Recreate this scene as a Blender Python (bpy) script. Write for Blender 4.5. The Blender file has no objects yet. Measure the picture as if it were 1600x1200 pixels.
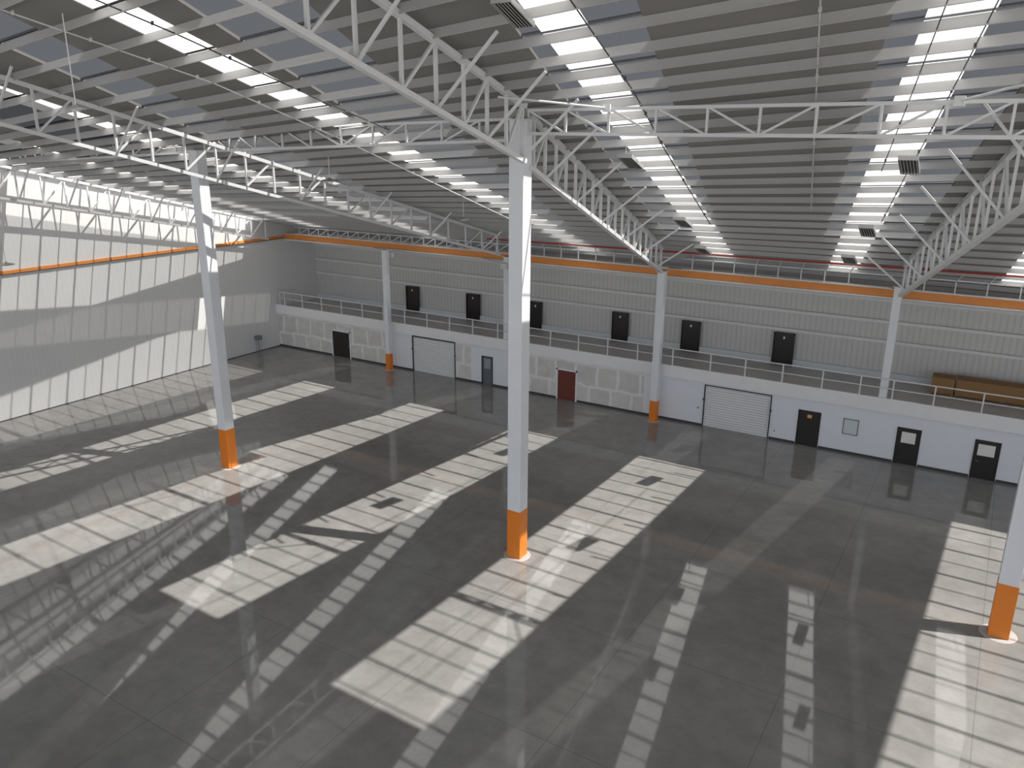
import bpy, bmesh, math, random
from mathutils import Vector, Matrix
random.seed(7)
K = 17.5                      # metres per layout unit (eye height of the camera)
sc = bpy.context.scene
col = sc.collection

# ---------------------------------------------------------------- camera
cam_data = bpy.data.cameras.new('camera')
cam = bpy.data.objects.new('camera', cam_data)
col.objects.link(cam)
cam_data.sensor_fit = 'HORIZONTAL'; cam_data.sensor_width = 36.0
cam_data.lens = 1249.676 / 1600 * 36
cam_data.clip_start = 0.1; cam_data.clip_end = 600
_p, _r, _y = (math.radians(a) for a in (17.134, 0.354, 31.497))
_fh = Vector((-math.sin(_y), math.cos(_y), 0)); _rt = Vector((math.cos(_y), math.sin(_y), 0)); _z = Vector((0, 0, 1))
_f = _fh * math.cos(_p) - _z * math.sin(_p); _u = _fh * math.sin(_p) + _z * math.cos(_p)
_R = _rt * math.cos(_r) + _u * math.sin(_r); _U = -_rt * math.sin(_r) + _u * math.cos(_r)
m = Matrix((_R, _U, -_f)).transposed().to_4x4(); m.translation = Vector((0, 0, K))
cam.matrix_world = m
sc.camera = cam

# ---------------------------------------------------------------- world, sun, exposure
sc.view_settings.view_transform = 'Standard'; sc.view_settings.look = 'None'
sc.view_settings.exposure = 0.0; sc.view_settings.gamma = 1.0
sc.view_settings.use_curve_mapping = False
w = bpy.data.worlds.new('sky'); sc.world = w; w.use_nodes = True
bg = w.node_tree.nodes['Background']
bg.inputs[0].default_value = (0.90, 0.95, 1.04, 1)
# sky strength raised behind the camera and to the right to light far walls
_n = w.node_tree.nodes; _l = w.node_tree.links
_tc = _n.new('ShaderNodeTexCoord'); _dp = _n.new('ShaderNodeVectorMath'); _dp.operation = 'DOT_PRODUCT'
_dp.inputs[1].default_value = (0.55, -0.83, 0.0); _l.new(_tc.outputs['Generated'], _dp.inputs[0])
_mr = _n.new('ShaderNodeMapRange'); _mr.interpolation_type = 'SMOOTHSTEP'
_mr.inputs[1].default_value = -0.15; _mr.inputs[2].default_value = 0.85; _mr.inputs[3].default_value = 0.50; _mr.inputs[4].default_value = 1.2
_l.new(_dp.outputs['Value'], _mr.inputs[0]); _l.new(_mr.outputs[0], bg.inputs[1])
SUN_T, SUN_K = 1.55, 0.22
sd = bpy.data.lights.new('sun', 'SUN'); sd.energy = 21.0; sd.angle = math.radians(0.53); sd.color = (1.0, 0.965, 0.90)
so = bpy.data.objects.new('sun', sd); col.objects.link(so)
so.rotation_euler = Vector((1 / SUN_T, SUN_K, 1)).to_track_quat('Z', 'Y').to_euler()
so.location = (20, 10, 60)
sc.cycles.use_denoising = True
sc.cycles.max_bounces = 10; sc.cycles.diffuse_bounces = 6; sc.cycles.transparent_max_bounces = 16
sc.cycles.sample_clamp_indirect = 6.0

# ---------------------------------------------------------------- helpers
def tag(o, label=None, cat=None, group=None, kind=None):
    if label: o['label'] = label
    if cat: o['category'] = cat
    if group: o['group'] = group
    if kind: o['kind'] = kind
    return o

def empty(name, loc=(0, 0, 0)):
    o = bpy.data.objects.new(name, None); col.objects.link(o)
    o.location = Vector(loc) * K; o.empty_display_size = 0.2
    return o

class MB:
    """collects geometry in layout units and links it as one mesh object"""
    def __init__(s): s.v = []; s.f = []
    def box(s, x0, x1, y0, y1, z0, z1):
        b = len(s.v)
        s.v += [(x, y, z) for z in (z0, z1) for y in (y0, y1) for x in (x0, x1)]
        s.f += [tuple(b + i for i in q) for q in ((0, 2, 3, 1), (4, 5, 7, 6), (0, 1, 5, 4), (2, 6, 7, 3), (0, 4, 6, 2), (1, 3, 7, 5))]
        return s
    def hexa(s, lo, hi):          # lo, hi: four corners each, same winding (ccw from above)
        b = len(s.v); s.v += list(lo) + list(hi)
        s.f += [(b + 3, b + 2, b + 1, b), (b + 4, b + 5, b + 6, b + 7)]
        for i in range(4):
            j = (i + 1) % 4; s.f.append((b + i, b + j, b + 4 + j, b + 4 + i))
        return s
    def bar(s, a, c, wd, ht=None, up=(0, 0, 1)):   # square tube between two points
        ht = ht or wd
        a = Vector(a); c = Vector(c); d = (c - a).normalized(); up = Vector(up)
        if abs(d.dot(up)) > .97: up = Vector((0, 1, 0)) if abs(d.y) < .9 else Vector((1, 0, 0))
        sd_ = d.cross(up).normalized(); u = sd_.cross(d).normalized()
        b = len(s.v)
        for p in (a, c):
            for i, j in ((-1, -1), (1, -1), (1, 1), (-1, 1)):
                s.v.append(tuple(p + sd_ * (i * wd / 2) + u * (j * ht / 2)))
        s.f += [(b + 3, b + 2, b + 1, b), (b + 4, b + 5, b + 6, b + 7)]
        for i in range(4):
            j = (i + 1) % 4; s.f.append((b + i, b + j, b + 4 + j, b + 4 + i))
        return s
    def tube(s, pts, r, n=8):
        pts = [Vector(p) for p in pts]; b = len(s.v)
        for k, p in enumerate(pts):
            d = (pts[min(k + 1, len(pts) - 1)] - pts[max(k - 1, 0)]).normalized()
            up = Vector((0, 0, 1)) if abs(d.z) < .9 else Vector((1, 0, 0))
            a = d.cross(up).normalized(); c = a.cross(d)
            for i in range(n):
                t = 2 * math.pi * i / n
                s.v.append(tuple(p + a * math.cos(t) * r + c * math.sin(t) * r))
        for k in range(len(pts) - 1):
            for i in range(n):
                j = (i + 1) % n
                s.f.append((b + k * n + i, b + k * n + j, b + (k + 1) * n + j, b + (k + 1) * n + i))
        s.f.append(tuple(b + i for i in range(n))[::-1]); e = b + (len(pts) - 1) * n
        s.f.append(tuple(e + i for i in range(n)))
        return s
    def lathe(s, cx, cy, prof, n=24):    # prof: list of (radius, z)
        b = len(s.v)
        for r, z in prof:
            for i in range(n):
                t = 2 * math.pi * i / n; s.v.append((cx + r * math.cos(t), cy + r * math.sin(t), z))
        for k in range(len(prof) - 1):
            for i in range(n):
                j = (i + 1) % n
                s.f.append((b + k * n + i, b + k * n + j, b + (k + 1) * n + j, b + (k + 1) * n + i))
        s.f.append(tuple(b + i for i in range(n))[::-1]); e = b + (len(prof) - 1) * n
        s.f.append(tuple(e + i for i in range(n)))
        return s
    def build(s, name, mat, parent=None, bevel=0, label=None, smooth=False):
        me = bpy.data.meshes.new(name)
        off = Vector((0, 0, 0)) if parent is None else parent.get('_o', None)
        o = bpy.data.objects.new(name, me); col.objects.link(o)
        base = Vector((0, 0, 0))
        q = parent
        while q is not None:
            base += q.location; q = q.parent
        if parent is None:      # origin at the mesh's own base centre
            xs = [v[0] for v in s.v]; ys = [v[1] for v in s.v]; zs = [v[2] for v in s.v]
            base = Vector(((min(xs) + max(xs)) / 2, (min(ys) + max(ys)) / 2, min(zs))) * K
            o.location = base
        me.from_pydata([tuple(Vector(v) * K - base) for v in s.v], [], s.f)
        me.validate(); me.update()
        bm = bmesh.new(); bm.from_mesh(me); bmesh.ops.recalc_face_normals(bm, faces=bm.faces); bm.to_mesh(me); bm.free()
        me.materials.append(mat)
        if smooth:
            for p in me.polygons: p.use_smooth = True
        if parent is not None: o.parent = parent
        if bevel:
            b = o.modifiers.new('bevel', 'BEVEL'); b.width = bevel * K; b.segments = 2; b.limit_method = 'ANGLE'
        if label: o['label'] = label
        return o

# ---------------------------------------------------------------- materials
def newmat(name):
    mt = bpy.data.materials.new(name); mt.use_nodes = True
    return mt, mt.node_tree.nodes, mt.node_tree.links, mt.node_tree.nodes['Principled BSDF']

def paint(name, c, rough=.5, metal=0, var=.06, scale=1.5, spec=.5, bump=0):
    mt, n, l, b = newmat(name)
    tc = n.new('ShaderNodeTexCoord'); nz = n.new('ShaderNodeTexNoise'); nz.inputs['Scale'].default_value = scale; nz.inputs['Detail'].default_value = 5
    l.new(tc.outputs['Object'], nz.inputs['Vector'])
    mx = n.new('ShaderNodeMix'); mx.data_type = 'RGBA'
    mx.inputs[6].default_value = (*[x * (1 - var) for x in c], 1); mx.inputs[7].default_value = (*[min(1, x * (1 + var)) for x in c], 1)
    l.new(nz.outputs['Fac'], mx.inputs[0]); l.new(mx.outputs[2], b.inputs['Base Color'])
    b.inputs['Roughness'].default_value = rough; b.inputs['Metallic'].default_value = metal
    b.inputs['Specular IOR Level'].default_value = spec
    if bump:
        bp = n.new('ShaderNodeBump'); bp.inputs['Strength'].default_value = bump; l.new(nz.outputs['Fac'], bp.inputs['Height']); l.new(bp.outputs[0], b.inputs['Normal'])
    return mt

def corrugated(name, c, axis, pitch, depth=.6, var=.05, dark=.9):
    mt, n, l, b = newmat(name)
    g = n.new('ShaderNodeNewGeometry'); sp = n.new('ShaderNodeSeparateXYZ'); l.new(g.outputs['Position'], sp.inputs[0])
    mu = n.new('ShaderNodeMath'); mu.operation = 'MULTIPLY'; mu.inputs[1].default_value = 2 * math.pi / pitch
    l.new(sp.outputs[axis], mu.inputs[0])
    sn = n.new('ShaderNodeMath'); sn.operation = 'SINE'; l.new(mu.outputs[0], sn.inputs[0])
    mr = n.new('ShaderNodeMapRange'); mr.inputs[1].default_value = .35; mr.inputs[2].default_value = .95; mr.interpolation_type = 'SMOOTHSTEP'
    l.new(sn.outputs[0], mr.inputs[0])
    bp = n.new('ShaderNodeBump'); bp.inputs['Strength'].default_value = depth; bp.inputs['Distance'].default_value = .04
    l.new(mr.outputs[0], bp.inputs['Height']); l.new(bp.outputs[0], b.inputs['Normal'])
    nz = n.new('ShaderNodeTexNoise'); nz.inputs['Scale'].default_value = .25; nz.inputs['Detail'].default_value = 4; l.new(g.outputs['Position'], nz.inputs['Vector'])
    mx = n.new('ShaderNodeMix'); mx.data_type = 'RGBA'
    mx.inputs[6].default_value = (*[x * (1 - var) for x in c], 1); mx.inputs[7].default_value = (*[min(1, x * (1 + var)) for x in c], 1)
    l.new(nz.outputs['Fac'], mx.inputs[0])
    m2 = n.new('ShaderNodeMix'); m2.data_type = 'RGBA'; m2.blend_type = 'MULTIPLY'; m2.inputs[7].default_value = (dark, dark, dark, 1)
    l.new(mr.outputs[0], m2.inputs[0]); l.new(mx.outputs[2], m2.inputs[6]); l.new(m2.outputs[2], b.inputs['Base Color'])
    b.inputs['Roughness'].default_value = .5
    return mt

def floor_mat():
    mt, n, l, b = newmat('polished concrete')
    g = n.new('ShaderNodeNewGeometry')
    n1 = n.new('ShaderNodeTexNoise'); n1.inputs['Scale'].default_value = .12; n1.inputs['Detail'].default_value = 8; n1.inputs['Roughness'].default_value = .62
    l.new(g.outputs['Position'], n1.inputs['Vector'])
    r = n.new('ShaderNodeValToRGB'); e = r.color_ramp.elements
    e[0].position = .3; e[0].color = (.195, .191, .186, 1); e[1].position = .7; e[1].color = (.285, .278, .268, 1)
    l.new(n1.outputs['Fac'], r.inputs[0])
    n2 = n.new('ShaderNodeTexNoise'); n2.inputs['Scale'].default_value = 1.1; n2.inputs['Detail'].default_value = 8; n2.inputs['Roughness'].default_value = .7
    l.new(g.outputs['Position'], n2.inputs['Vector'])
    m1 = n.new('ShaderNodeMix'); m1.data_type = 'RGBA'; m1.blend_type = 'SOFT_LIGHT'; m1.inputs[0].default_value = .45
    l.new(r.outputs[0], m1.inputs[6]); l.new(n2.outputs['Fac'], m1.inputs[7])
    # saw-cut joints
    sp = n.new('ShaderNodeSeparateXYZ'); l.new(g.outputs['Position'], sp.inputs[0])
    def joint(axis, off, pitch):
        a = n.new('ShaderNodeMath'); a.operation = 'ADD'; a.inputs[1].default_value = off + 1000 * pitch; l.new(sp.outputs[axis], a.inputs[0])
        md = n.new('ShaderNodeMath'); md.operation = 'MODULO'; md.inputs[1].default_value = pitch; l.new(a.outputs[0], md.inputs[0])
        lt = n.new('ShaderNodeMath'); lt.operation = 'LESS_THAN'; lt.inputs[1].default_value = .035; l.new(md.outputs[0], lt.inputs[0])
        return lt
    jx = joint(0, .86 * K, .315 * K); jy = joint(1, -1.34 * K, .333 * K)
    mxx = n.new('ShaderNodeMath'); mxx.operation = 'MAXIMUM'; l.new(jx.outputs[0], mxx.inputs[0]); l.new(jy.outputs[0], mxx.inputs[1])
    sc_ = n.new('ShaderNodeMath'); sc_.operation = 'MULTIPLY'; sc_.inputs[1].default_value = .4; l.new(mxx.outputs[0], sc_.inputs[0])
    m2 = n.new('ShaderNodeMix'); m2.data_type = 'RGBA'; m2.inputs[7].default_value = (.1, .095, .09, 1)
    l.new(sc_.outputs[0], m2.inputs[0]); l.new(m1.outputs[2], m2.inputs[6]); l.new(m2.outputs[2], b.inputs['Base Color'])
    mr = n.new('ShaderNodeMapRange'); mr.inputs[3].default_value = .02; mr.inputs[4].default_value = .06; l.new(n2.outputs['Fac'], mr.inputs[0])
    l.new(mr.outputs[0], b.inputs['Roughness'])
    b.inputs['IOR'].default_value = 1.6
    bp = n.new('ShaderNodeBump'); bp.inputs['Strength'].default_value = .012; bp.inputs['Distance'].default_value = .05
    n3 = n.new('ShaderNodeTexNoise'); n3.inputs['Scale'].default_value = .8; l.new(g.outputs['Position'], n3.inputs['Vector'])
    l.new(n3.outputs['Fac'], bp.inputs['Height']); l.new(bp.outputs[0], b.inputs['Normal'])
    return mt

def drywall_mat():
    """unpainted plasterboard: grey boards with broad pale filled seams"""
    mt, n, l, b = newmat('taped drywall')
    g = n.new('ShaderNodeNewGeometry'); sp = n.new('ShaderNodeSeparateXYZ'); l.new(g.outputs['Position'], sp.inputs[0])
    cb = n.new('ShaderNodeCombineXYZ'); l.new(sp.outputs[0], cb.inputs[0]); l.new(sp.outputs[2], cb.inputs[1])
    nz = n.new('ShaderNodeTexNoise'); nz.inputs['Scale'].default_value = .9; nz.inputs['Detail'].default_value = 3; l.new(cb.outputs[0], nz.inputs['Vector'])
    mv = n.new('ShaderNodeMix'); mv.data_type = 'VECTOR'; mv.inputs[0].default_value = .3
    l.new(cb.outputs[0], mv.inputs[4]); l.new(nz.outputs['Color'], mv.inputs[5])
    br = n.new('ShaderNodeTexBrick'); br.inputs['Scale'].default_value = 1; br.inputs['Brick Width'].default_value = 1.1; br.inputs['Row Height'].default_value = 1.05
    br.inputs['Mortar Size'].default_value = .12; br.inputs['Mortar Smooth'].default_value = 1.0; br.offset = .35
    br.inputs['Color1'].default_value = (.60, .59, .57, 1); br.inputs['Color2'].default_value = (.68, .665, .64, 1); br.inputs['Mortar'].default_value = (.82, .815, .81, 1)
    l.new(mv.outputs[1], br.inputs['Vector'])
    n2 = n.new('ShaderNodeTexNoise'); n2.inputs['Scale'].default_value = 1.6; n2.inputs['Detail'].default_value = 6; l.new(cb.outputs[0], n2.inputs['Vector'])
    mx = n.new('ShaderNodeMix'); mx.data_type = 'RGBA'; mx.blend_type = 'SOFT_LIGHT'; mx.inputs[0].default_value = .5
    l.new(br.outputs['Color'], mx.inputs[6]); l.new(n2.outputs['Fac'], mx.inputs[7]); l.new(mx.outputs[2], b.inputs['Base Color'])
    b.inputs['Roughness'].default_value = .8
    return mt

def sheet_mat(name, transp, translucent, fac):
    mt = bpy.data.materials.new(name); mt.use_nodes = True; n = mt.node_tree.nodes; l = mt.node_tree.links; n.clear()
    out = n.new('ShaderNodeOutputMaterial'); mx = n.new('ShaderNodeMixShader'); mx.inputs[0].default_value = fac
    a = n.new('ShaderNodeBsdfTransparent'); a.inputs[0].default_value = (*transp, 1)
    b = n.new('ShaderNodeBsdfTranslucent')
    nz = n.new('ShaderNodeTexNoise'); nz.inputs['Scale'].default_value = .9; g = n.new('ShaderNodeNewGeometry'); l.new(g.outputs['Position'], nz.inputs['Vector'])
    m_ = n.new('ShaderNodeMix'); m_.data_type = 'RGBA'; m_.inputs[6].default_value = (*[x * .92 for x in translucent], 1); m_.inputs[7].default_value = (*translucent, 1)
    l.new(nz.outputs['Fac'], m_.inputs[0]); l.new(m_.outputs[2], b.inputs[0])
    l.new(a.outputs[0], mx.inputs[1]); l.new(b.outputs[0], mx.inputs[2]); l.new(mx.outputs[0], out.inputs[0])
    return mt

M = dict(
    floor=floor_mat(), drywall=drywall_mat(),
    white=paint('white painted steel', (.72, .73, .74), .45),
    truss=paint('white enamelled steel', (.66, .67, .68), .45),
    purlin=paint('galvanised white purlin', (.44, .435, .43), .5),
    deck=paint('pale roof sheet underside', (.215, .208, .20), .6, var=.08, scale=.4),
    orange=paint('orange safety paint', (.78, .22, .02), .45),
    orange_beam=paint('orange crane rail paint', (.74, .27, .06), .5),
    column=paint('white column paint', (.74, .76, .80), .4),
    wall=paint('white wall paint', (.76, .79, .84), .7, var=.03),
    fascia=paint('white fascia plaster', (.80, .80, .81), .8, var=.04),
    leftwall=corrugated('white ribbed cladding', (.68, .68, .68), 1, .33, .12, dark=.98),
    backwall=corrugated('grey ribbed cladding', (.60, .60, .585), 0, .33, .3, dark=.90),
    girt=paint('white girt steel', (.72, .72, .71), .5),
    black=paint('black door paint', (.016, .013, .012), .35),
    brown=paint('dark brown wood door', (.016, .011, .010), .4),
    redbrown=paint('red brown wood door', (.16, .035, .02), .4, var=.2),
    greydoor=paint('grey steel door', (.13, .15, .17), .35),
    dark=paint('dark opening', (.02, .016, .014), .8),
    yard=paint('bounce yard concrete', (.26, .255, .25), .9, scale=.3),
    base=paint('dark grey skirting', (.05, .05, .055), .6),
    steel=paint('bare steel', (.35, .36, .38), .4, metal=.6),
    rail=paint('pale grey railing paint', (.66, .66, .66), .45),
    shutter=paint('pale grey shutter steel', (.76, .77, .78), .45),
    mezz=paint('grey mezzanine concrete', (.48, .465, .465), .5, var=.12),
    curb=paint('pale blue grey curb paint', (.66, .70, .74), .6),
    pipe=paint('red sprinkler pipe paint', (.42, .04, .03), .5),
    conduit=paint('dark cable conduit', (.06, .06, .07), .5),
    paleconduit=paint('pale cable conduit', (.55, .55, .54), .5),
    card=paint('brown cardboard', (.30, .17, .07), .8, var=.12),
    pallet=paint('pale timber', (.45, .36, .24), .8),
    lamp=paint('grey lamp housing', (.42, .42, .42), .4, metal=.3),
    louvre=paint('dark lamp reflector', (.13, .13, .125), .3, metal=.7),
    tube=paint('unlit fluorescent tube', (.72, .72, .70), .3),
    glass=paint('pale office window glass', (.60, .68, .70), .12),
    paper=paint('white sign sheet', (.78, .77, .74), .6),
    yellow=paint('orange warning sign', (.72, .42, .12), .6),
    plate=paint('pale grout', (.42, .41, .40), .7),
    socket=paint('grey junction box', (.2, .2, .22), .5),
    clear=sheet_mat('added sun patch roof sheet', (.30, .30, .30), (.9, .9, .9), 0.0),  # clear sheets added beside the milky strips to widen the sun patches
    dimmed=sheet_mat('weathered clear roof sheet', (.135, .135, .135), (.9, .9, .9), 0.0),  # darker tint added only to weaken the sun on the left wall
    diffuse=sheet_mat('milky fibreglass roof sheet', (.42, .42, .42), (.92, .93, .93), .27),
    dense=sheet_mat('dense milky fibreglass roof sheet', (.04, .04, .04), (.92, .93, .93), .34),
)

# ---------------------------------------------------------------- roof surface
def zr(x, y):
    a, b = x + 1.2, y - 2.0
    return .87536 + .050055 * a - .351415 * b - .061578 * a * b

X_LEFT, X_RIGHT, Y_BACK, Y_NEAR, Y_FRONT = -3.013, 1.95, 2.985, -.75, 2.70
lin = lambda x0, y0, x1, y1: (lambda y: x0 + (x1 - x0) * (y - y0) / (y1 - y0))
# each strip: diffuser centre line, diffuser half width, clear range, clear left edge, clear right edge, far end, label
ln2 = lambda c, k: (lambda y: c + k * (y - 2))
STRIPS = [
    dict(c=ln2(-.252, -.2425), h=.046, y0=1.20, y1=2.47, l=ln2(-.342, -.237), r=ln2(-.107, -.246), near=-.6, far=2.80,
         label='rightmost of the two bright roof skylight strips right of the central column'),
    dict(c=ln2(-.760, -.0985), h=.044, y0=1.22, y1=2.47, l=ln2(-.878, -.146), r=ln2(-.676, -.175), near=-.6, far=2.77,
         label='bright roof skylight strip just right of the central column, lamps along its left side'),
    dict(c=ln2(-1.392, .030), h=.046, y0=.62, y1=2.49, l=ln2(-1.395, -.11), r=ln2(-1.206, -.148), near=-.2, far=2.84,
         label='bright roof skylight strip from the top left corner to behind the central column'),
    dict(c=ln2(-2.10, .020), h=.050, y0=.62, y1=2.48, l=ln2(-1.954, -.139), r=ln2(-1.780, -.119), near=.2, far=2.78,
         label='bright roof skylight strip seen through the truss over the left column'),
    dict(c=ln2(-2.675, -.10), h=.046, y0=.62, y1=2.48, l=ln2(-2.592, -.2765), r=ln2(-2.215, -.132), near=.2, far=2.74, dim=1,
         label='bright roof skylight strip second nearest to the left wall'),
    dict(c=ln2(-2.95, -.01), h=.045, y0=.62, y1=2.56, l=ln2(-2.995, 0), r=ln2(-2.738, -.255), near=.2, far=2.60, dim=1,
         label='bright roof skylight strip closest to the left wall'),
    dict(c=lin(.16, 1.95, .055, 2.74), h=.045, y0=9, y1=9, l=None, r=None, near=.2, far=2.80,
         label='bright roof skylight strip whose end just shows at the right edge'),
    dict(c=ln2(.64, -.269), h=.04, y0=.2, y1=2.49, l=ln2(.6035, -.269), r=ln2(.86, -.269), near=.0, far=2.55,
         label='roof skylight strip beyond the right edge of the picture'),
]
PY = [.57, .665, .76, .855, .95, 1.04, 1.13, 1.213, 1.29, 1.36, 1.42, 1.48, 1.54, 1.60]
while PY[-1] < 2.92: PY.append(PY[-1] + .066)
YS = sorted({round(y, 4) for y in [Y_NEAR + .1 * i for i in range(38)] if y < Y_BACK} | {Y_BACK} |
            {v for s in STRIPS for v in (s['near'], s['far'], s['y0'], s['y1']) if v < 5})
def spans(s, ya, yb):
    """pieces of one strip within one step: list of (kind, xL(ya), xR(ya), xL(yb), xR(yb))"""
    ym = (ya + yb) / 2
    if not (s['near'] <= ym <= s['far']): return []
    D = lambda y: (s['c'](y) - s['h'], s['c'](y) + s['h'])
    if not (s['y0'] <= ym <= s['y1']):
        return [('dense', *D(ya), *D(yb))]
    C = lambda y: (s['l'](y), s['r'](y))
    out = []
    overlap = all(D(y)[0] < C(y)[1] and D(y)[1] > C(y)[0] for y in (ya, yb))
    mid_in = C(ym)[0] - .02 <= s['c'](ym) <= C(ym)[1] + .02
    if overlap:
        out.append(('diffuse' if mid_in else 'dense', *D(ya), *D(yb)))
        l = [(C(y)[0], D(y)[0]) for y in (ya, yb)]; r = [(D(y)[1], C(y)[1]) for y in (ya, yb)]
        for q in (l, r):
            q = [(a, max(a, b)) if q is l else (min(a, b), b) for a, b in q]
            if max(q[0][1] - q[0][0], q[1][1] - q[1][0]) > .003: out.append(('clear', *q[0], *q[1]))
    else:
        out.append(('dense', *D(ya), *D(yb))); out.append(('clear', *C(ya), *C(yb)))
    return out

deck = MB(); TH = .006
sheets = [{} for _ in STRIPS]
def slab(mb, ya, yb, a0, a1, b0, b1, lo=0, hi=TH):
    mb.hexa([(a0, ya, zr(a0, ya) + lo), (a1, ya, zr(a1, ya) + lo), (b1, yb, zr(b1, yb) + lo), (b0, yb, zr(b0, yb) + lo)],
            [(a0, ya, zr(a0, ya) + hi), (a1, ya, zr(a1, ya) + hi), (b1, yb, zr(b1, yb) + hi), (b0, yb, zr(b0, yb) + hi)])
for ya, yb in zip(YS[:-1], YS[1:]):
    holes = []
    for i, s in enumerate(STRIPS):
        for kind, a0, a1, b0, b1 in spans(s, ya, yb):
            side = 'L' if (a0 + a1) / 2 < s['c'](ya) else 'R'
            end = 'near' if ya < s['y0'] - 1e-6 else ('far' if ya > s['y1'] - 1e-6 and s['y1'] < 5 else 'mid')
            key = (kind, side if kind == 'clear' else '', end)
            mb = sheets[i].setdefault(key, MB()); n0 = len(mb.v)
            mb.v += [(x, y, zr(x, y) + .002) for x, y in ((a0, ya), (a1, ya), (b1, yb), (b0, yb))]; mb.f.append((n0, n0 + 1, n0 + 2, n0 + 3))
            holes.append((a0, a1, b0, b1))
    holes.sort(key=lambda h: h[0] + h[2])
    pa, pb = X_LEFT - .01, X_LEFT - .01
    for a0, a1, b0, b1 in holes:
        if a0 - pa > 1e-4 or b0 - pb > 1e-4: slab(deck, ya, yb, pa, max(a0, pa), pb, max(b0, pb))
        pa, pb = max(pa, a1), max(pb, b1)
    slab(deck, ya, yb, pa, X_RIGHT, pb, X_RIGHT)
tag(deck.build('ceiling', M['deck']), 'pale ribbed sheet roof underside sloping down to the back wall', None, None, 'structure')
for s, sh in zip(STRIPS, sheets):
    root = empty('skylight_strip', (s['c'](1.8), 1.8, zr(s['c'](1.8), 1.8)))
    tag(root, s['label'], 'skylight', 'roof skylight strips')
    for (kind, side, end), mb in sh.items():
        mb.build('added_clear_sheet' if kind == 'clear' else 'milky_sheet', M['dimmed'] if kind == 'clear' and s.get('dim') else M[kind], root)
    if s['y0'] < 5:
        for y in PY[::2]:
            if s['y0'] < y < s['y1']:
                l = min(s['l'](y), s['c'](y) - s['h']); r = max(s['r'](y), s['c'](y) + s['h'])
                MB().bar((l, y, zr(l, y) + .005), (r, y, zr(r, y) + .005), .007, .004).build('shadow_bar', M['purlin'], root)  # bars added so every other purlin casts a stronger shadow line

# purlins: Z sections under the deck, one thing per row
PH = .0125
ORD = ['first', 'second', 'third', 'fourth', 'fifth', 'sixth', 'seventh', 'eighth', 'ninth', 'tenth', 'eleventh', 'twelfth', 'thirteenth', 'fourteenth', 'fifteenth',
       'sixteenth', 'seventeenth', 'eighteenth', 'nineteenth', 'twentieth'] + ['twenty-' + q for q in ('first', 'second', 'third', 'fourth', 'fifth', 'sixth', 'seventh', 'eighth', 'ninth')] + \
      ['thirtieth'] + ['thirty-' + q for q in ('first', 'second', 'third', 'fourth', 'fifth', 'sixth', 'seventh', 'eighth', 'ninth')]
for y in PY:
    p = MB()
    PH_ = PH + .004 * max(0, min(1, (1.95 - y) / .4))
    def zz(x): return zr(x, y) - .0005
    for xa, xb in ((X_LEFT, X_RIGHT),):
        za, zb = zz(xa), zz(xb); t = .0012; q = -.33 * PH_; h = .002
        p.hexa([(xa, y + q, za - PH_), (xb, y + q, zb - PH_), (xb, y + q + t, zb - PH_), (xa, y + q + t, za - PH_)], [(xa, y, za), (xb, y, zb), (xb, y + t, zb), (xa, y + t, za)])
        p.hexa([(xa, y + q - h, za - PH_ - t), (xb, y + q - h, zb - PH_ - t), (xb, y + q + t, zb - PH_ - t), (xa, y + q + t, za - PH_ - t)],
               [(xa, y + q - h, za - PH_), (xb, y + q - h, zb - PH_), (xb, y + q + t, zb - PH_), (xa, y + q + t, za - PH_)])
    tag(p.build('roof_purlin', M['purlin']), 'long pale steel roof purlin, %s row counted from the back wall' % ORD[len(PY) - 1 - PY.index(y)], 'purlin', 'roof purlins')

# ---------------------------------------------------------------- shell
def struct(name, mb, mat, label, bevel=0):
    return tag(mb.build(name, mat, bevel=bevel), label, None, None, 'structure')
struct('floor', MB().box(X_LEFT - .02, X_RIGHT, Y_NEAR, Y_BACK + .02, -.02, 0), M['floor'], 'grey polished concrete floor')
def wall_x(x0, x1, ys, name, mat, label):
    mb = MB()
    for ya, yb in zip(ys[:-1], ys[1:]):
        mb.hexa([(x0, ya, 0), (x1, ya, 0), (x1, yb, 0), (x0, yb, 0)], [(x0, ya, zr(x0, ya)), (x1, ya, zr(x1, ya)), (x1, yb, zr(x1, yb)), (x0, yb, zr(x0, yb))])
    return struct(name, mb, mat, label)
wall_x(X_LEFT - .02, X_LEFT, [Y_NEAR, 0, 1, 2, Y_BACK + .02], 'wall_left', M['leftwall'], 'tall white ribbed cladding wall on the left')
mb = MB().hexa([(X_LEFT, Y_BACK, 0), (X_RIGHT, Y_BACK, 0), (X_RIGHT, Y_BACK + .02, 0), (X_LEFT, Y_BACK + .02, 0)],
               [(X_LEFT, Y_BACK, zr(X_LEFT, Y_BACK)), (X_RIGHT, Y_BACK, zr(X_RIGHT, Y_BACK)), (X_RIGHT, Y_BACK + .02, zr(X_RIGHT, Y_BACK)), (X_LEFT, Y_BACK + .02, zr(X_LEFT, Y_BACK))])
struct('wall_back', mb, M['backwall'], 'grey ribbed cladding wall behind the mezzanine')
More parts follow.
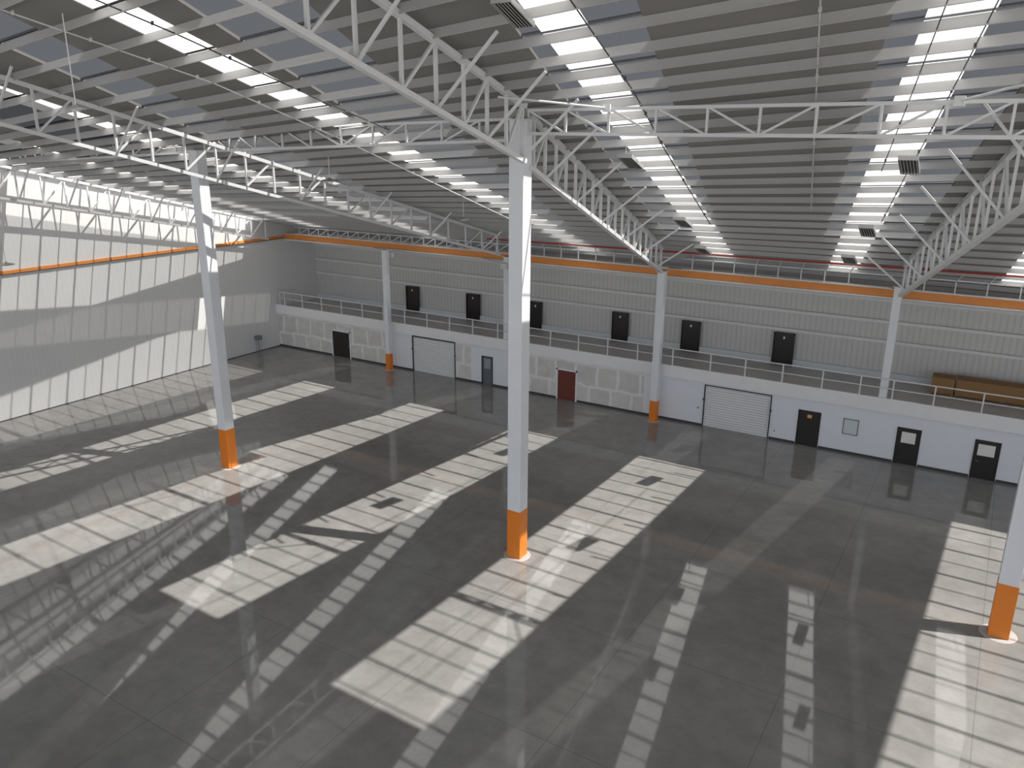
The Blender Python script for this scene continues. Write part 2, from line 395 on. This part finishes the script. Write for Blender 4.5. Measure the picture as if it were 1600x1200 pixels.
# right and near sides left open; unseen yard added to bounce light in
OPEN_H = 1.3
def header(name, x0, x1, y0, y1, label):
    mb = MB().hexa([(x0, y0, min(OPEN_H, zr(x0, y0) - .01)), (x1, y0, min(OPEN_H, zr(x1, y0) - .01)), (x1, y1, min(OPEN_H, zr(x1, y1) - .01)), (x0, y1, min(OPEN_H, zr(x0, y1) - .01))],
                   [(x0, y0, zr(x0, y0)), (x1, y0, zr(x1, y0)), (x1, y1, zr(x1, y1)), (x0, y1, zr(x0, y1))])
    struct(name, mb, M['leftwall'], label)
header('wall_right', X_RIGHT, X_RIGHT + .02, Y_NEAR, Y_BACK + .02, 'white cladding above the open right side')
header('wall_near', X_LEFT, X_RIGHT, Y_NEAR - .02, Y_NEAR, 'white cladding above the open near side')
struct('ground', MB().box(-9, 12, -12, Y_NEAR - .02, -.05, -.004).box(X_RIGHT, 12, Y_NEAR - .02, 9, -.05, -.004), M['yard'], 'added unseen concrete yard that bounces sunlight into the hall')

# ground-floor front wall with real openings
OPEN = [  # x0, x1, top
    (-2.659, -2.540, .129), (-2.172, -1.940, .163), (-1.804, -1.749, .1245), (-1.446, -1.354, .1265),
    (-.842, -.604, .158), (-.512, -.4385, .125), (-.2045, -.1345, .123), (.0135, .083, .1255)]
ZF = .167
def front(x0, x1, name, mat, label):
    mb = MB(); x = x0; t = .012
    for a, b, h in OPEN:
        if a < x0 or b > x1: continue
        mb.box(x, a, Y_FRONT, Y_FRONT + t, 0, ZF); mb.box(a, b, Y_FRONT, Y_FRONT + t, h, ZF); x = b
    mb.box(x, x1, Y_FRONT, Y_FRONT + t, 0, ZF)
    return struct(name, mb, mat, label)
front(X_LEFT, -2.30, 'wall_front', M['drywall'], 'unpainted taped drywall under the mezzanine at the left corner')
front(-2.30, -1.935, 'wall_front', M['wall'], 'white wall around the left roller shutter')
front(-1.935, -1.86, 'wall_front', M['drywall'], 'narrow taped drywall panel right of the left roller shutter')
front(-1.86, -1.62, 'wall_front', M['wall'], 'white wall around the grey door')
front(-1.62, -1.075, 'wall_front', M['drywall'], 'patchy taped drywall around the red brown door')
front(-1.075, X_RIGHT, 'wall_front', M['wall'], 'white painted wall around the right roller shutter and black doors')
# mezzanine
struct('floor_mezzanine', MB().box(X_LEFT, X_RIGHT, Y_FRONT - .004, Y_BACK, ZF, .196), M['mezz'], 'grey concrete mezzanine floor slab')
struct('trim_1', MB().box(X_LEFT, X_RIGHT, Y_FRONT - .010, Y_FRONT - .002, ZF - .001, .211), M['fascia'], 'white fascia band along the mezzanine edge', .0005)
struct('trim_2', MB().box(X_LEFT, X_RIGHT, Y_BACK - .012, Y_BACK, .196, .222), M['curb'], 'pale curb along the foot of the mezzanine back wall')
# skirting on the front wall, between the openings
x = X_LEFT; k = 1
for a, b, h in OPEN + [(X_RIGHT, X_RIGHT, 0)]:
    struct('baseboard_front', MB().box(x, a - .002, Y_FRONT - .002, Y_FRONT, 0, .008), M['base'], 'dark skirting along the front wall'); x = b + .002
struct('baseboard_left', MB().box(X_LEFT, X_LEFT + .0015, Y_NEAR, Y_FRONT, 0, .003), M['base'], 'thin dark skirting along the left wall')

# ---------------------------------------------------------------- doors and shutters
dn = [0]
def door(x0, x1, z0, h, y, leaf, frame, label, sign=None, vision=None, handle=True, fw=.004, handle_side=1):
    dn[0] += 1
    r = empty('door_%d' % dn[0], ((x0 + x1) / 2, y, z0)); tag(r, label, None, None, 'structure')
    f = MB(); f.box(x0, x0 + fw, y - .003, y + .008, z0, h).box(x1 - fw, x1, y - .003, y + .008, z0, h).box(x0, x1, y - .003, y + .008, h - fw, h)
    f.build('door_frame', frame, r)
    lf = MB().box(x0 + fw, x1 - fw, y + .001, y + .005, z0 + .001, h - fw).build('door_leaf', leaf, r)
    if handle:
        hx = x1 - fw - .006 if handle_side > 0 else x0 + fw + .006; hz = z0 + (h - z0) * .46
        MB().tube([(hx, y + .001, hz), (hx, y - .004, hz), (hx - .006 * handle_side, y - .004, hz)], .0009).build('door_handle', M['steel'], lf)
    if sign: MB().box(*sign).build('door_sign', M['yellow'] if sign[1] - sign[0] > .008 else M['paper'], lf)
    if vision:
        v = MB().box(*vision).build('vision_panel', M['paper'], lf)
    return r
def zmid(a): return a
# open double doorway in the drywall, pale frame; dark leaf stands for its shade
door(-2.659, -2.540, 0, .129, Y_FRONT, M['brown'], M['wall'], 'dark leaf standing for shade inside the open double doorway near the left corner', fw=.006)
door(-1.804, -1.749, 0, .1245, Y_FRONT, M['greydoor'], M['base'], 'narrow grey steel door with a glazed upper half', handle_side=-1, vision=None)
door(-1.446, -1.354, 0, .1265, Y_FRONT, M['redbrown'], M['wall'], 'red brown wooden door in the patchy drywall', fw=.006)
door(-.512, -.4385, 0, .125, Y_FRONT, M['black'], M['black'], 'black door with a small orange sign right of the shutter', sign=(-.482, -.468, Y_FRONT - .001, Y_FRONT + .001, .100, .111), handle=False)
door(-.2045, -.1345, 0, .123, Y_FRONT, M['black'], M['black'], 'black door with a white vision panel, left of the pair', vision=(-.190, -.149, Y_FRONT - .001, Y_FRONT + .002, .0725, .109), handle=False)
door(.0135, .083, 0, .1255, Y_FRONT, M['black'], M['black'], 'black door with a white vision panel and a handle, rightmost', vision=(.024, .0695, Y_FRONT - .001, Y_FRONT + .002, .0755, .112), handle_side=-1)
UP = [(-2.418, -2.344, 'leftmost'), (-2.067, -1.996, 'second from left'), (-1.733, -1.672, 'just right of the central column'), (-1.337, -1.266, 'fourth from left'),
      (-1.038, -.963, 'fifth from left'), (-.682, -.606, 'rightmost')]
for x0, x1, w_ in UP:
    xm = (x0 + x1) / 2
    door(x0, x1, .196,   .3185, Y_BACK - .0165, M['brown'], M['black'], 'dark mezzanine door in the ribbed back wall, ' + w_,
         sign=(xm - .003, xm + .003, Y_BACK - .0170, Y_BACK - .0150, .296, .305), handle=False)
# grey door's glazed half
gl = MB().box(-1.792, -1.761, Y_FRONT, Y_FRONT + .002, .07, .114); gd = bpy.data.objects['door_2']
gl.build('vision_panel', paint('smoky glass', (.30, .34, .37), .15), gd)

def shutter(x0, x1, h, label):
    r = empty('roller_shutter', ((x0 + x1) / 2, Y_FRONT, 0)); tag(r, label, 'roller shutter', 'roller shutters in the front wall')
    c = MB(); n_ = 17; yy = Y_FRONT + .006
    for i in range(n_):        # curled slats
        z0 = h * i / n_; z1 = h * (i + 1) / n_
        c.box(x0 + .002, x1 - .002, yy - .0042, yy, z0 + .0022, z1); c.box(x0 + .002, x1 - .002, yy, yy + .0015, z0, z1)
    c.build('curtain', M['shutter'], r)
    MB().box(x0, x0 + .003, Y_FRONT - .004, Y_FRONT + .006, 0, h).build('guide_rail', M['base'], r)
    MB().box(x1 - .003, x1, Y_FRONT - .004, Y_FRONT + .006, 0, h).build('guide_rail', M['base'], r)
    MB().box(x0 + .003, x1 - .003, yy - .004, yy + .001, 0, .004).build('bottom_bar', M['steel'], r)
    MB().box(x0 + .003, x1 - .003, Y_FRONT - .001, Y_FRONT + .004, h - .003, h).build('header', M['base'], r)
    for s_, xx in ((-1, x0 + .0), (1, x1)):
        MB().box(xx - .003, xx + .003, Y_FRONT - .006, Y_FRONT - .002, .10, .106).build('lock_bracket', M['base'], r)
shutter(-2.172, -1.940, .160, 'pale grey steel roller shutter between the two left columns')
shutter(-.842, -.604, .157, 'pale grey steel roller shutter right of the right column at the wall')

# small office window
wn = empty('window_1', (-.343, Y_FRONT, .067)); tag(wn, 'small square office window with grey frame', None, None, 'structure')
x0, x1, z0, z1 = -.367, -.3195, .067, .121
f = MB(); t = .0025
f.box(x0, x0 + t, Y_FRONT - .003, Y_FRONT + .001, z0, z1).box(x1 - t, x1, Y_FRONT - .003, Y_FRONT + .001, z0, z1)
f.box(x0, x1, Y_FRONT - .003, Y_FRONT + .001, z0, z0 + t).box(x0, x1, Y_FRONT - .003, Y_FRONT + .001, z1 - t, z1)
f.build('window_frame', M['socket'], wn)
MB().box(x0 + t, x1 - t, Y_FRONT - .0015, Y_FRONT - .0002, z0 + t, z1 - t).build('pane', M['glass'], wn)
# switches / boxes on the walls
def wallbox(x, z, sx, sz, label):
    r = empty('wall_switch', (x, Y_FRONT, z)); tag(r, label, 'switch')
    MB().box(x - sx, x + sx, Y_FRONT - .002, Y_FRONT, z - sz, z + sz).build('plate', M['socket'], r, bevel=.0003)
    MB().box(x - sx * .3, x + sx * .3, Y_FRONT - .003, Y_FRONT - .002, z - sz * .4, z + sz * .4).build('toggle', M['paper'], r)
wallbox(-.586, .032, .0022, .003, 'small grey wall switch between the right shutter and the black door')
wallbox(-.862, .066, .0035, .003, 'small dark control box left of the right roller shutter')
st = empty('floor_stand', (X_LEFT + .02, 2.552, 0)); tag(st, 'small dark stand with a box on top against the left wall near the corner', 'stand')
for dx, dy in ((.004, -.008), (.004, .008), (.02, -.008), (.02, .008)):
    MB().bar((X_LEFT + dx + .004, 2.552 + dy, 0), (X_LEFT + dx + .004, 2.552 + dy, .062), .0012).build('leg', M['socket'], st)
MB().box(X_LEFT + .004, X_LEFT + .028, 2.538, 2.566, .062, .080).build('box', M['socket'], st, bevel=.0006)

# ---------------------------------------------------------------- columns
def column(x, y, top, w_, oh, label, near=True, z0=0.0):
    r = empty('steel_column', (x, y, z0)); tag(r, label, 'column', 'steel columns')
    h = w_ / 2
    MB().box(x - h, x + h, y - h, y + h, z0 + oh, top).build('shaft', M['column'], r, bevel=.0006)
    if oh > .01:
        e = h + .0004
        MB().box(x - e, x + e, y - e, y + e, z0 + .0, z0 + oh).build('painted_base', M['orange'], r, bevel=.0006, label='bright orange painted foot of the column')
        MB().lathe(x, y, [(w_ * .95, z0 + .0001), (w_ * .9, z0 + .0012)], 20).build('grout_pad', M['plate'], r, label='pale round grout pad')
    MB().box(x - h * 1.35, x + h * 1.35, y - h * 1.35, y + h * 1.35, top, top + .003).build('cap_plate', M['truss'], r)
    return r
column(-1.983, 1.531, zr(-1.983, 1.531) - .02, .034, .128, 'white square steel column with orange foot, left of the three near ones')
column(-.922, 1.534, 1.035, .036, .128, 'tall white square steel column with orange foot in the centre of the hall')
column(.115, 1.792, zr(.115, 1.792) - .02, .038, .125, 'white steel column with orange foot at the right edge, cut by the frame')
column(-2.271, 2.655, .534, .022, .076, 'slim white column with orange foot standing by the front wall left of the shutter')
column(-1.012, 2.655, .556, .026, .080, 'white column with orange foot standing by the front wall right of the red brown door')
column(-1.687, 2.712, .545, .022, 0, 'slim white column rising behind the mezzanine railing left of the central column', z0=.196)
column(-.262, 2.712, .565, .0235, 0, 'white column rising behind the mezzanine railing above the black doors', z0=.196)

# ---------------------------------------------------------------- trusses running towards the back wall
def truss(A, B, ys, depth, label, knee_side, knee_every=2, ch=.011, wb=.006, knee_len=.12, diag_alt=True, extra_knee=0):
    """A, B: plan points of the chord line; ys: panel points; depth(y)"""
    fx = lin(A[0], A[1], B[0], B[1])
    P = lambda y, d=0: (fx(y), y, zr(fx(y), y) - PH - .004 - d)
    root = empty('roof_truss', P(ys[0], depth(ys[0]))); tag(root, label, 'truss', 'main roof trusses')
    y0, y1 = ys[0] - .02, ys[-1] + .01
    MB().bar(P(y0), P(y1), ch * 1.1, ch).build('top_chord', M['truss'], root)
    d0 = lambda y: P(y, depth(y) - PH - .004)
    bc = MB(); 
    bc.bar(d0(y0), d0(y1), ch * 1.2, ch * .9); bc.build('bottom_chord', M['truss'], root)
    for i, y in enumerate(ys):
        MB().bar(P(y), d0(y), wb).build('vertical_web', M['truss'], root)
        if i + 1 < len(ys) and (not diag_alt or i % 2 == 0):
            MB().bar(d0(y), P(ys[i + 1]), wb * .9).build('diagonal_web', M['truss'], root)
        if i % knee_every == 1 and knee_side:
            q = d0(y); yy = y + .015; x2 = q[0] + knee_side * knee_len
            MB().bar(q, (x2, yy, zr(x2, yy) - PH), wb * .85).build('knee_brace', M['truss'], root)
    return root
def steps(a, b, d):
    o = [a]
    while o[-1] + d < b: o.append(o[-1] + d)
    return o
truss((-.926, 1.0), (-.889, 1.50), [.75, .84, .935, 1.03, 1.132, 1.22, 1.297, 1.368, 1.431, 1.486], lambda y: .140 - .022 * (y - .84), 'white roof truss overhead meeting the central column from the near side', 1)
truss((-.900, 1.51), (-1.003, 2.60), steps(1.56, 2.63, .062), lambda y: .122 - .020 * (y - 1.5), 'white roof truss from the central column down to the back wall column', 1, knee_every=3)
truss((-1.948, 1.0), (-1.662, 2.60), steps(.90, 2.62, .085), lambda y: .120 - .020 * (y - 1), 'white roof truss passing over the left column', 1, knee_every=3, ch=.009, wb=.005, knee_len=.08)
truss((-2.945, 1.4), (-2.972, 2.6), steps(1.10, 2.68, .085), lambda y: .128 - .026 * (y - 1.4), 'white roof truss running close along the left wall', 1, knee_every=2, ch=.009, wb=.005, knee_len=.07)
truss((.015, 1.75), (-.250, 2.65), steps(1.58, 2.66, .062), lambda y: .161 - .060 * (y - 1.75), 'white roof truss at the right edge sloping down to the back wall column', -1, knee_every=3)

# cross trusses along the near column row
def cross(x0, x1, y, zl, zu, px, label, ch=.006, wb=.0045, lean=None):
    r = empty('cross_truss', (x0, y, zl(x0))); tag(r, label, 'truss', 'cross trusses along the column row')
    MB().bar((x0, y, zl(x0)), (x1, y, zl(x1)), ch, ch * 1.1).build('bottom_chord', M['truss'], r)
    MB().bar((x0, y, zu(x0)), (x1, y, zu(x1)), ch, ch).build('top_chord', M['truss'], r)
    mid = (x0 + x1) / 2
    for i, x in enumerate(px):
        MB().bar((x, y, zl(x)), (x, y, zu(x)), wb).build('vertical_web', M['truss'], r)
        if i + 1 < len(px):
            a, b = px[i], px[i + 1]
            if lean is None: l2r = (a + b) / 2 < mid
            else: l2r = lean
            q = MB()
            if l2r: q.bar((a, y, zu(a)), (b, y, zl(b)), wb * .9)
            else: q.bar((a, y, zl(a)), (b, y, zu(b)), wb * .9)
            q.build('diagonal_web', M['truss'], r)
    return r
cross(-.905, .14, 1.534, lin(1.008, -.9, 1.004, .1), lin(1.055, -.9, 1.060, .1), [-.902, -.814, -.717, -.617, -.515, -.417, -.319, -.215, -.117, -.023, .07], 'white cross truss right of the central column')
cross(-1.965, -.94, 1.534, lambda x: .959 + (x + 1.925) * .036, lambda x: 1.012 + (x + 1.925) * .026, [-1.95 + .1025 * i for i in range(10)], 'white cross truss between the left and central columns')
cross(-2.99, -2.0, 1.534, lambda x: .905 + (x + 3) * .05, lambda x: .950 + (x + 3) * .05, [-2.98 + .1 * i for i in range(10)], 'white cross truss between the left wall and the left column')
# slim rods bracing the main trusses to the cross truss
b = empty('tie_rod', (-.89, 1.40, 1.08)); tag(b, 'slim white rod bracing the overhead truss to the cross truss right of the central column', 'tie rod')
MB().tube([(-.885, 1.385, 1.075), (-.80, 1.45, 1.066), (-.72, 1.53, 1.057)], .0022).build('rod', M['truss'], b)
MB().box(-.728, -.712, 1.526, 1.542, 1.05, 1.064).build('clamp', M['truss'], b)
b = empty('tie_rod', (-.10, 1.534, 1.06)); tag(b, 'slim white rod rising from the cross truss towards the right edge', 'tie rod')
MB().tube([(-.101, 1.53, 1.06), (-.03, 1.46, 1.075), (.06, 1.40, 1.09)], .0022).build('rod', M['truss'], b)
MB().box(-.109, -.093, 1.526, 1.542, 1.052, 1.068).build('clamp', M['truss'], b)

# ---------------------------------------------------------------- orange rail beam and eaves truss at the back
YB = 2.775
r = empty('rail_beam', (-1, YB, .515)); tag(r, 'long orange beam with a white lower edge running in front of the back wall', 'beam')
MB().box(X_LEFT + .01, X_RIGHT, YB, YB + .010, .522, .546).build('orange_web', M['orange_beam'], r, label='orange painted beam face')
MB().box(X_LEFT + .01, X_RIGHT, YB - .006, YB + .016, .516, .5215).build('lower_flange', M['girt'], r)
MB().box(X_LEFT + .01, X_RIGHT, YB - .004, YB + .014, .5465, .549).build('upper_flange', M['girt'], r)
r = empty('wall_rail', (X_LEFT, 1.8, .526)); tag(r, 'thin orange rail running level along the white left wall', 'rail')
MB().box(X_LEFT, X_LEFT + .005, .2, YB - .003, .526, .537).build('rail_strip', M['orange_beam'], r)
MB().box(X_LEFT, X_LEFT + .008, .2, YB - .003, .5235, .526).build('rail_lip', M['conduit'], r)
def eaves(x0, x1, label, step, tri):
    r = empty('eaves_truss', (x0, YB, .55)); tag(r, label, 'truss', 'eaves trusses above the orange beam')
    y = YB - .012
    top = lambda x: zr(x, y) - PH - .006
    MB().bar((x0, y, top(x0)), (x1, y, top(x1)), .004).build('top_chord', M['truss'], r)
    MB().bar((x0, y, .551), (x1, y, .551), .0045).build('bottom_chord', M['truss'], r)
    x = x0 + step * .5; i = 0
    while x + step < x1:
        MB().bar((x, y, .551), (x, y, top(x)), .0035).build('vertical_web', M['truss'], r)
        # hooked stays reaching back to the roof sheet
        if tri:
            MB().bar((x, y, .551), (x + step, y, top(x + step)), .003).build('diagonal_web', M['truss'], r)
        else:
            MB().bar((x, y, top(x) - .002), (x + .018, y - .05, zr(x, y - .05) - PH), .003).build('stay', M['truss'], r)
        x += step; i += 1
eaves(-2.92, -1.70, 'white eaves truss above the left half of the orange beam', .062, True)
eaves(-1.66, -1.03, 'white eaves truss above the orange beam between the central and right wall columns', .075, False)
eaves(-.98, -.29, 'white eaves truss above the orange beam left of the right edge column', .075, False)
eaves(-.24, .6, 'white eaves truss above the orange beam in the far right corner', .085, False)
# arms at the tops of the wall columns
for x, lab in ((-2.271, 'slim white bracket arms at the head of the left wall column'), (-1.687, 'slim white bracket arms at the head of the railing column behind the central one')):
    r = empty('column_bracket', (x, 2.70, .52)); tag(r, lab, 'bracket')
    MB().tube([(x, 2.69, .512), (x - .06, 2.72, .516), (x - .17, YB, .519)], .003).build('arm', M['truss'], r)
    MB().box(x - .014, x + .014, 2.684, 2.696, .500, .522).build('collar', M['truss'], r)
# girts on the back wall
for z, lab in ((.330, 'lower white girt across the ribbed back wall'), (.400, 'upper white girt across the ribbed back wall'), (.474, 'topmost white girt across the ribbed back wall behind the orange beam')):
    g = MB().box(X_LEFT, X_RIGHT, Y_BACK - .010, Y_BACK, z, z + .0012).box(X_LEFT, X_RIGHT, Y_BACK - .0105, Y_BACK - .0095, z - .005, z + .005)
    tag(g.build('wall_girt', M['girt']), lab, 'girt', 'girts on the back wall')
# red sprinkler pipe
px = -1.70
r = empty('sprinkler_pipe', (px, 2.58, .6)); tag(r, 'thin red pipe hung under the roof in front of the back wall', 'pipe')
yP = 2.662
MB().tube([(x, yP, zr(x, yP) - PH - .008) for x in (-1.75, -1.2, -.6, 0, .6)], .0028).build('pipe_run', M['pipe'], r)
for i in range(10):
    x = -1.68 + i * .22
    MB().tube([(x, yP, zr(x, yP) - PH - .008), (x, yP, zr(x, yP) - .001)], .0009).build('hanger', M['paleconduit'], r)

# ---------------------------------------------------------------- conduits under the roof
def conduit(pts, mat, rad, label, off=.004):
    P_ = []
    for (xa, ya), (xb, yb) in zip(pts[:-1], pts[1:]):
        for i in range(6):
            t = i / 6; x = xa + (xb - xa) * t; y = ya + (yb - ya) * t; P_.append((x, y, zr(x, y) - PH - off))
    x, y = pts[-1]; P_.append((x, y, zr(x, y) - PH - off))
    r = empty('cable_conduit', P_[0]); tag(r, label, 'conduit', 'cable conduits under the roof')
    MB().tube(P_, rad, 6).build('conduit_run', mat, r)
    for i in range(2, len(P_) - 1, 3):
        q = P_[i]; MB().box(q[0] - rad * 1.8, q[0] + rad * 1.8, q[1] - rad, q[1] + rad, q[2] - rad * 1.5, q[2] + off + .001).build('clip', mat, r)
conduit([(-.620, 1.05), (-.628, 1.192), (-.646, 1.488), (-.685, 1.772), (-.745, 2.317)], M['conduit'], .0014, 'dark conduit along the right edge of the skylight strip beside the central column')
conduit([(-.09, 1.20), (-.181, 1.605), (-.255, 1.93)], M['conduit'], .0010, 'dark conduit along the left edge of the rightmost skylight strip')
conduit([(-.035, 1.25), (-.099, 1.519), (-.163, 1.778), (-.211, 1.964), (-.282, 2.26)], M['conduit'], .0011, 'dark conduit along the right edge of the rightmost skylight strip')
conduit([(-.265, 1.20), (-.332, 1.573), (-.442, 2.185)], M['paleconduit'], .0014, 'pale conduit midway between the two right skylight strips')
conduit([(-1.42, .78), (-1.367, 1.04), (-1.324, 1.353), (-1.28, 1.56)], M['conduit'], .0014, 'dark conduit along the right edge of the skylight strip at top left')
conduit([(-1.62, .79), (-1.548, 1.031), (-1.493, 1.211), (-1.463, 1.55), (-1.434, 2.40)], M['truss'], .0015, 'thin white rod left of the skylight strip at top left')

# ---------------------------------------------------------------- lamps
def troffer(x, y, label, lx=.036, ly=.074, drop=.030):
    z = zr(x, y) - drop; r = empty('high_bay_lamp', (x, y, z)); tag(r, label, 'lamp', 'rectangular lamps beside the skylight strips')
    hx, hy = lx / 2, ly / 2; SL = (zr(x, y + .01) - zr(x, y - .01)) / .02
    def tb(mb, x0, x1, y0, y1, z0, z1):      # box following the roof slope
        q = lambda yy, zz: zz + (yy - y) * SL
        mb.hexa([(x0, y0, q(y0, z0)), (x1, y0, q(y0, z0)), (x1, y1, q(y1, z0)), (x0, y1, q(y1, z0))], [(x0, y0, q(y0, z1)), (x1, y0, q(y0, z1)), (x1, y1, q(y1, z1)), (x0, y1, q(y1, z1))])
    fr = MB(); tb(fr, x - hx, x + hx, y - hy, y + hy, z + .006, z + .009)
    for sx in (-1, 1): tb(fr, x + sx * hx - .0007, x + sx * hx + .0007, y - hy, y + hy, z, z + .009)
    for sy in (-1, 1): tb(fr, x - hx, x + hx, y + sy * hy - .0007, y + sy * hy + .0007, z, z + .009)
    fr.build('housing', M['lamp'], r)
    n_ = 6; rf = MB()
    for i in range(n_):
        cx = x - hx + lx * (i + .5) / n_
        ya, yb = y - hy + .003, y + hy - .003
        MB().tube([(cx, ya, z + .0022 + (ya - y) * SL), (cx, yb, z + .0022 + (yb - y) * SL)], .0008, 8).build('tube', M['tube'], r)
    for i in range(1, n_):
        cx = x - hx + lx * i / n_; tb(rf, cx - .0006, cx + .0006, y - hy, y + hy, z + .0002, z + .0058)
    tb(rf, x - hx + .001, x + hx - .001, y - hy + .001, y + hy - .001, z + .0045, z + .0060)
    rf.build('reflector', M['louvre'], r)
    for sy in (-1, 1):
        yy = y + sy * hy * .8; MB().tube([(x, yy, z + .009 + (yy - y) * SL), (x, yy, zr(x, yy) - .001)], .0006, 6).build('hanger', M['paleconduit'], r)
LAMPS = [(-.722, 1.175, 'rectangular unlit lamp at top centre, nearest and largest'),
         (-.780, 1.798, 'rectangular unlit lamp right of the central column beside the skylight strip'),
         (-.813, 2.274, 'rectangular unlit lamp third along the skylight strip right of the central column'),
         (-.850, 2.586, 'rectangular unlit lamp farthest along the skylight strip right of the central column'),
         (-.197, 1.880, 'rectangular unlit lamp nearest on the rightmost skylight strip'),
         (-.318, 2.307, 'rectangular unlit lamp in the middle of the rightmost skylight strip'),
         (-.397, 2.588, 'rectangular unlit lamp at the far end of the rightmost skylight strip')]
for a in LAMPS: troffer(*a)

def pendant(x, y, z, rad, label):
    r = empty('pendant_lamp', (x, y, z)); tag(r, label, 'lamp', 'round pendant lamps hanging on rods')
    MB().tube([(x, y, z + .008), (x, y, zr(x, y) - .001)], .0011, 8).build('rod', M['truss'], r)
    MB().lathe(x, y, [(rad, z), (rad * 1.02, z + .0015), (rad * .75, z + .004), (rad * .2, z + .006), (rad * .15, z + .009)], 24).build('shade', M['lamp'], r, smooth=True)
    MB().lathe(x, y, [(rad * .35, z - .003), (rad * .5, z - .0012), (rad * .5, z)], 20).build('lens', M['tube'], r, smooth=True)
pendant(-1.537, .928, 1.045, .0175, 'round pendant lamp on the longest rod, top left')
pendant(-1.612, 1.666, .882, .026, 'round pendant lamp between the left and central columns below the cross truss')
pendant(-1.499, 2.142, .747, .018, 'round pendant lamp just left of the central column, farthest back')
pendant(-2.80, 1.373, .589, .024, 'round pendant lamp hanging low before the white wall at the left edge')

# ---------------------------------------------------------------- mezzanine railing and boxes
POSTS = [-2.953, -2.834, -2.708, -2.582, -2.455, -2.330, -2.208, -2.085, -1.965, -1.846, -1.722, -1.598, -1.475, -1.351, -1.227, -1.105, -.968, -.827, -.704, -.577, -.448, -.331, -.234, -.116, .015, .14, .265]
r = empty('railing', (-1.3, Y_FRONT - .004, .211)); tag(r, 'long pale grey two-rail railing along the mezzanine edge', 'railing')
yr = Y_FRONT - .004
for x in POSTS: MB().box(x - .0022, x + .0022, yr - .002, yr + .002, .2105, .273).build('post', M['rail'], r)
MB().tube([(-2.985, yr, .2735), (.30, yr, .2735)], .0022, 10).build('top_rail', M['rail'], r)
MB().tube([(-2.985, yr, .2435), (.30, yr, .2435)], .0018, 10).build('middle_rail', M['rail'], r)
er = MB()
for z in (.2735, .2435): er.tube([(-2.985, yr, z), (-2.985, yr + .1, z)], .0020, 8)
er.bar((-2.985, yr, .211), (-2.985, yr, .2735), .004); er.bar((-2.985, yr + .1, .196), (-2.985, yr + .1, .2735), .004)
er.build('end_return', M['rail'], r)
def carton(x0, x1, y0, y1, z0, z1, label):
    r = empty('carton', ((x0 + x1) / 2, y0, z0)); tag(r, label, 'box')
    MB().box(x0, x1, y0, y1, z0 + .003, z1).build('box_body', M['card'], r, bevel=.0006)
    t = MB()
    for q in (.0, .5, 1.0):
        xx = x0 + (x1 - x0) * q; xx = min(max(xx, x0 + .003), x1 - .003)
        t.box(xx - .002, xx + .002, y0 - .0006, y1 + .0006, z0, z0 + .003)
    t.build('skid', M['pallet'], r)
    MB().box(x0 - .0006, x1 + .0006, y0 - .0008, y1, z1, z1 + .0012).build('lid', M['card'], r)
carton(-.140, -.073, 2.885, 2.945, .197, .252, 'short brown cardboard box on the mezzanine, left of the long one')
carton(-.068, .20, 2.885, 2.945, .197, .254, 'long brown cardboard box on the mezzanine reaching the right edge')
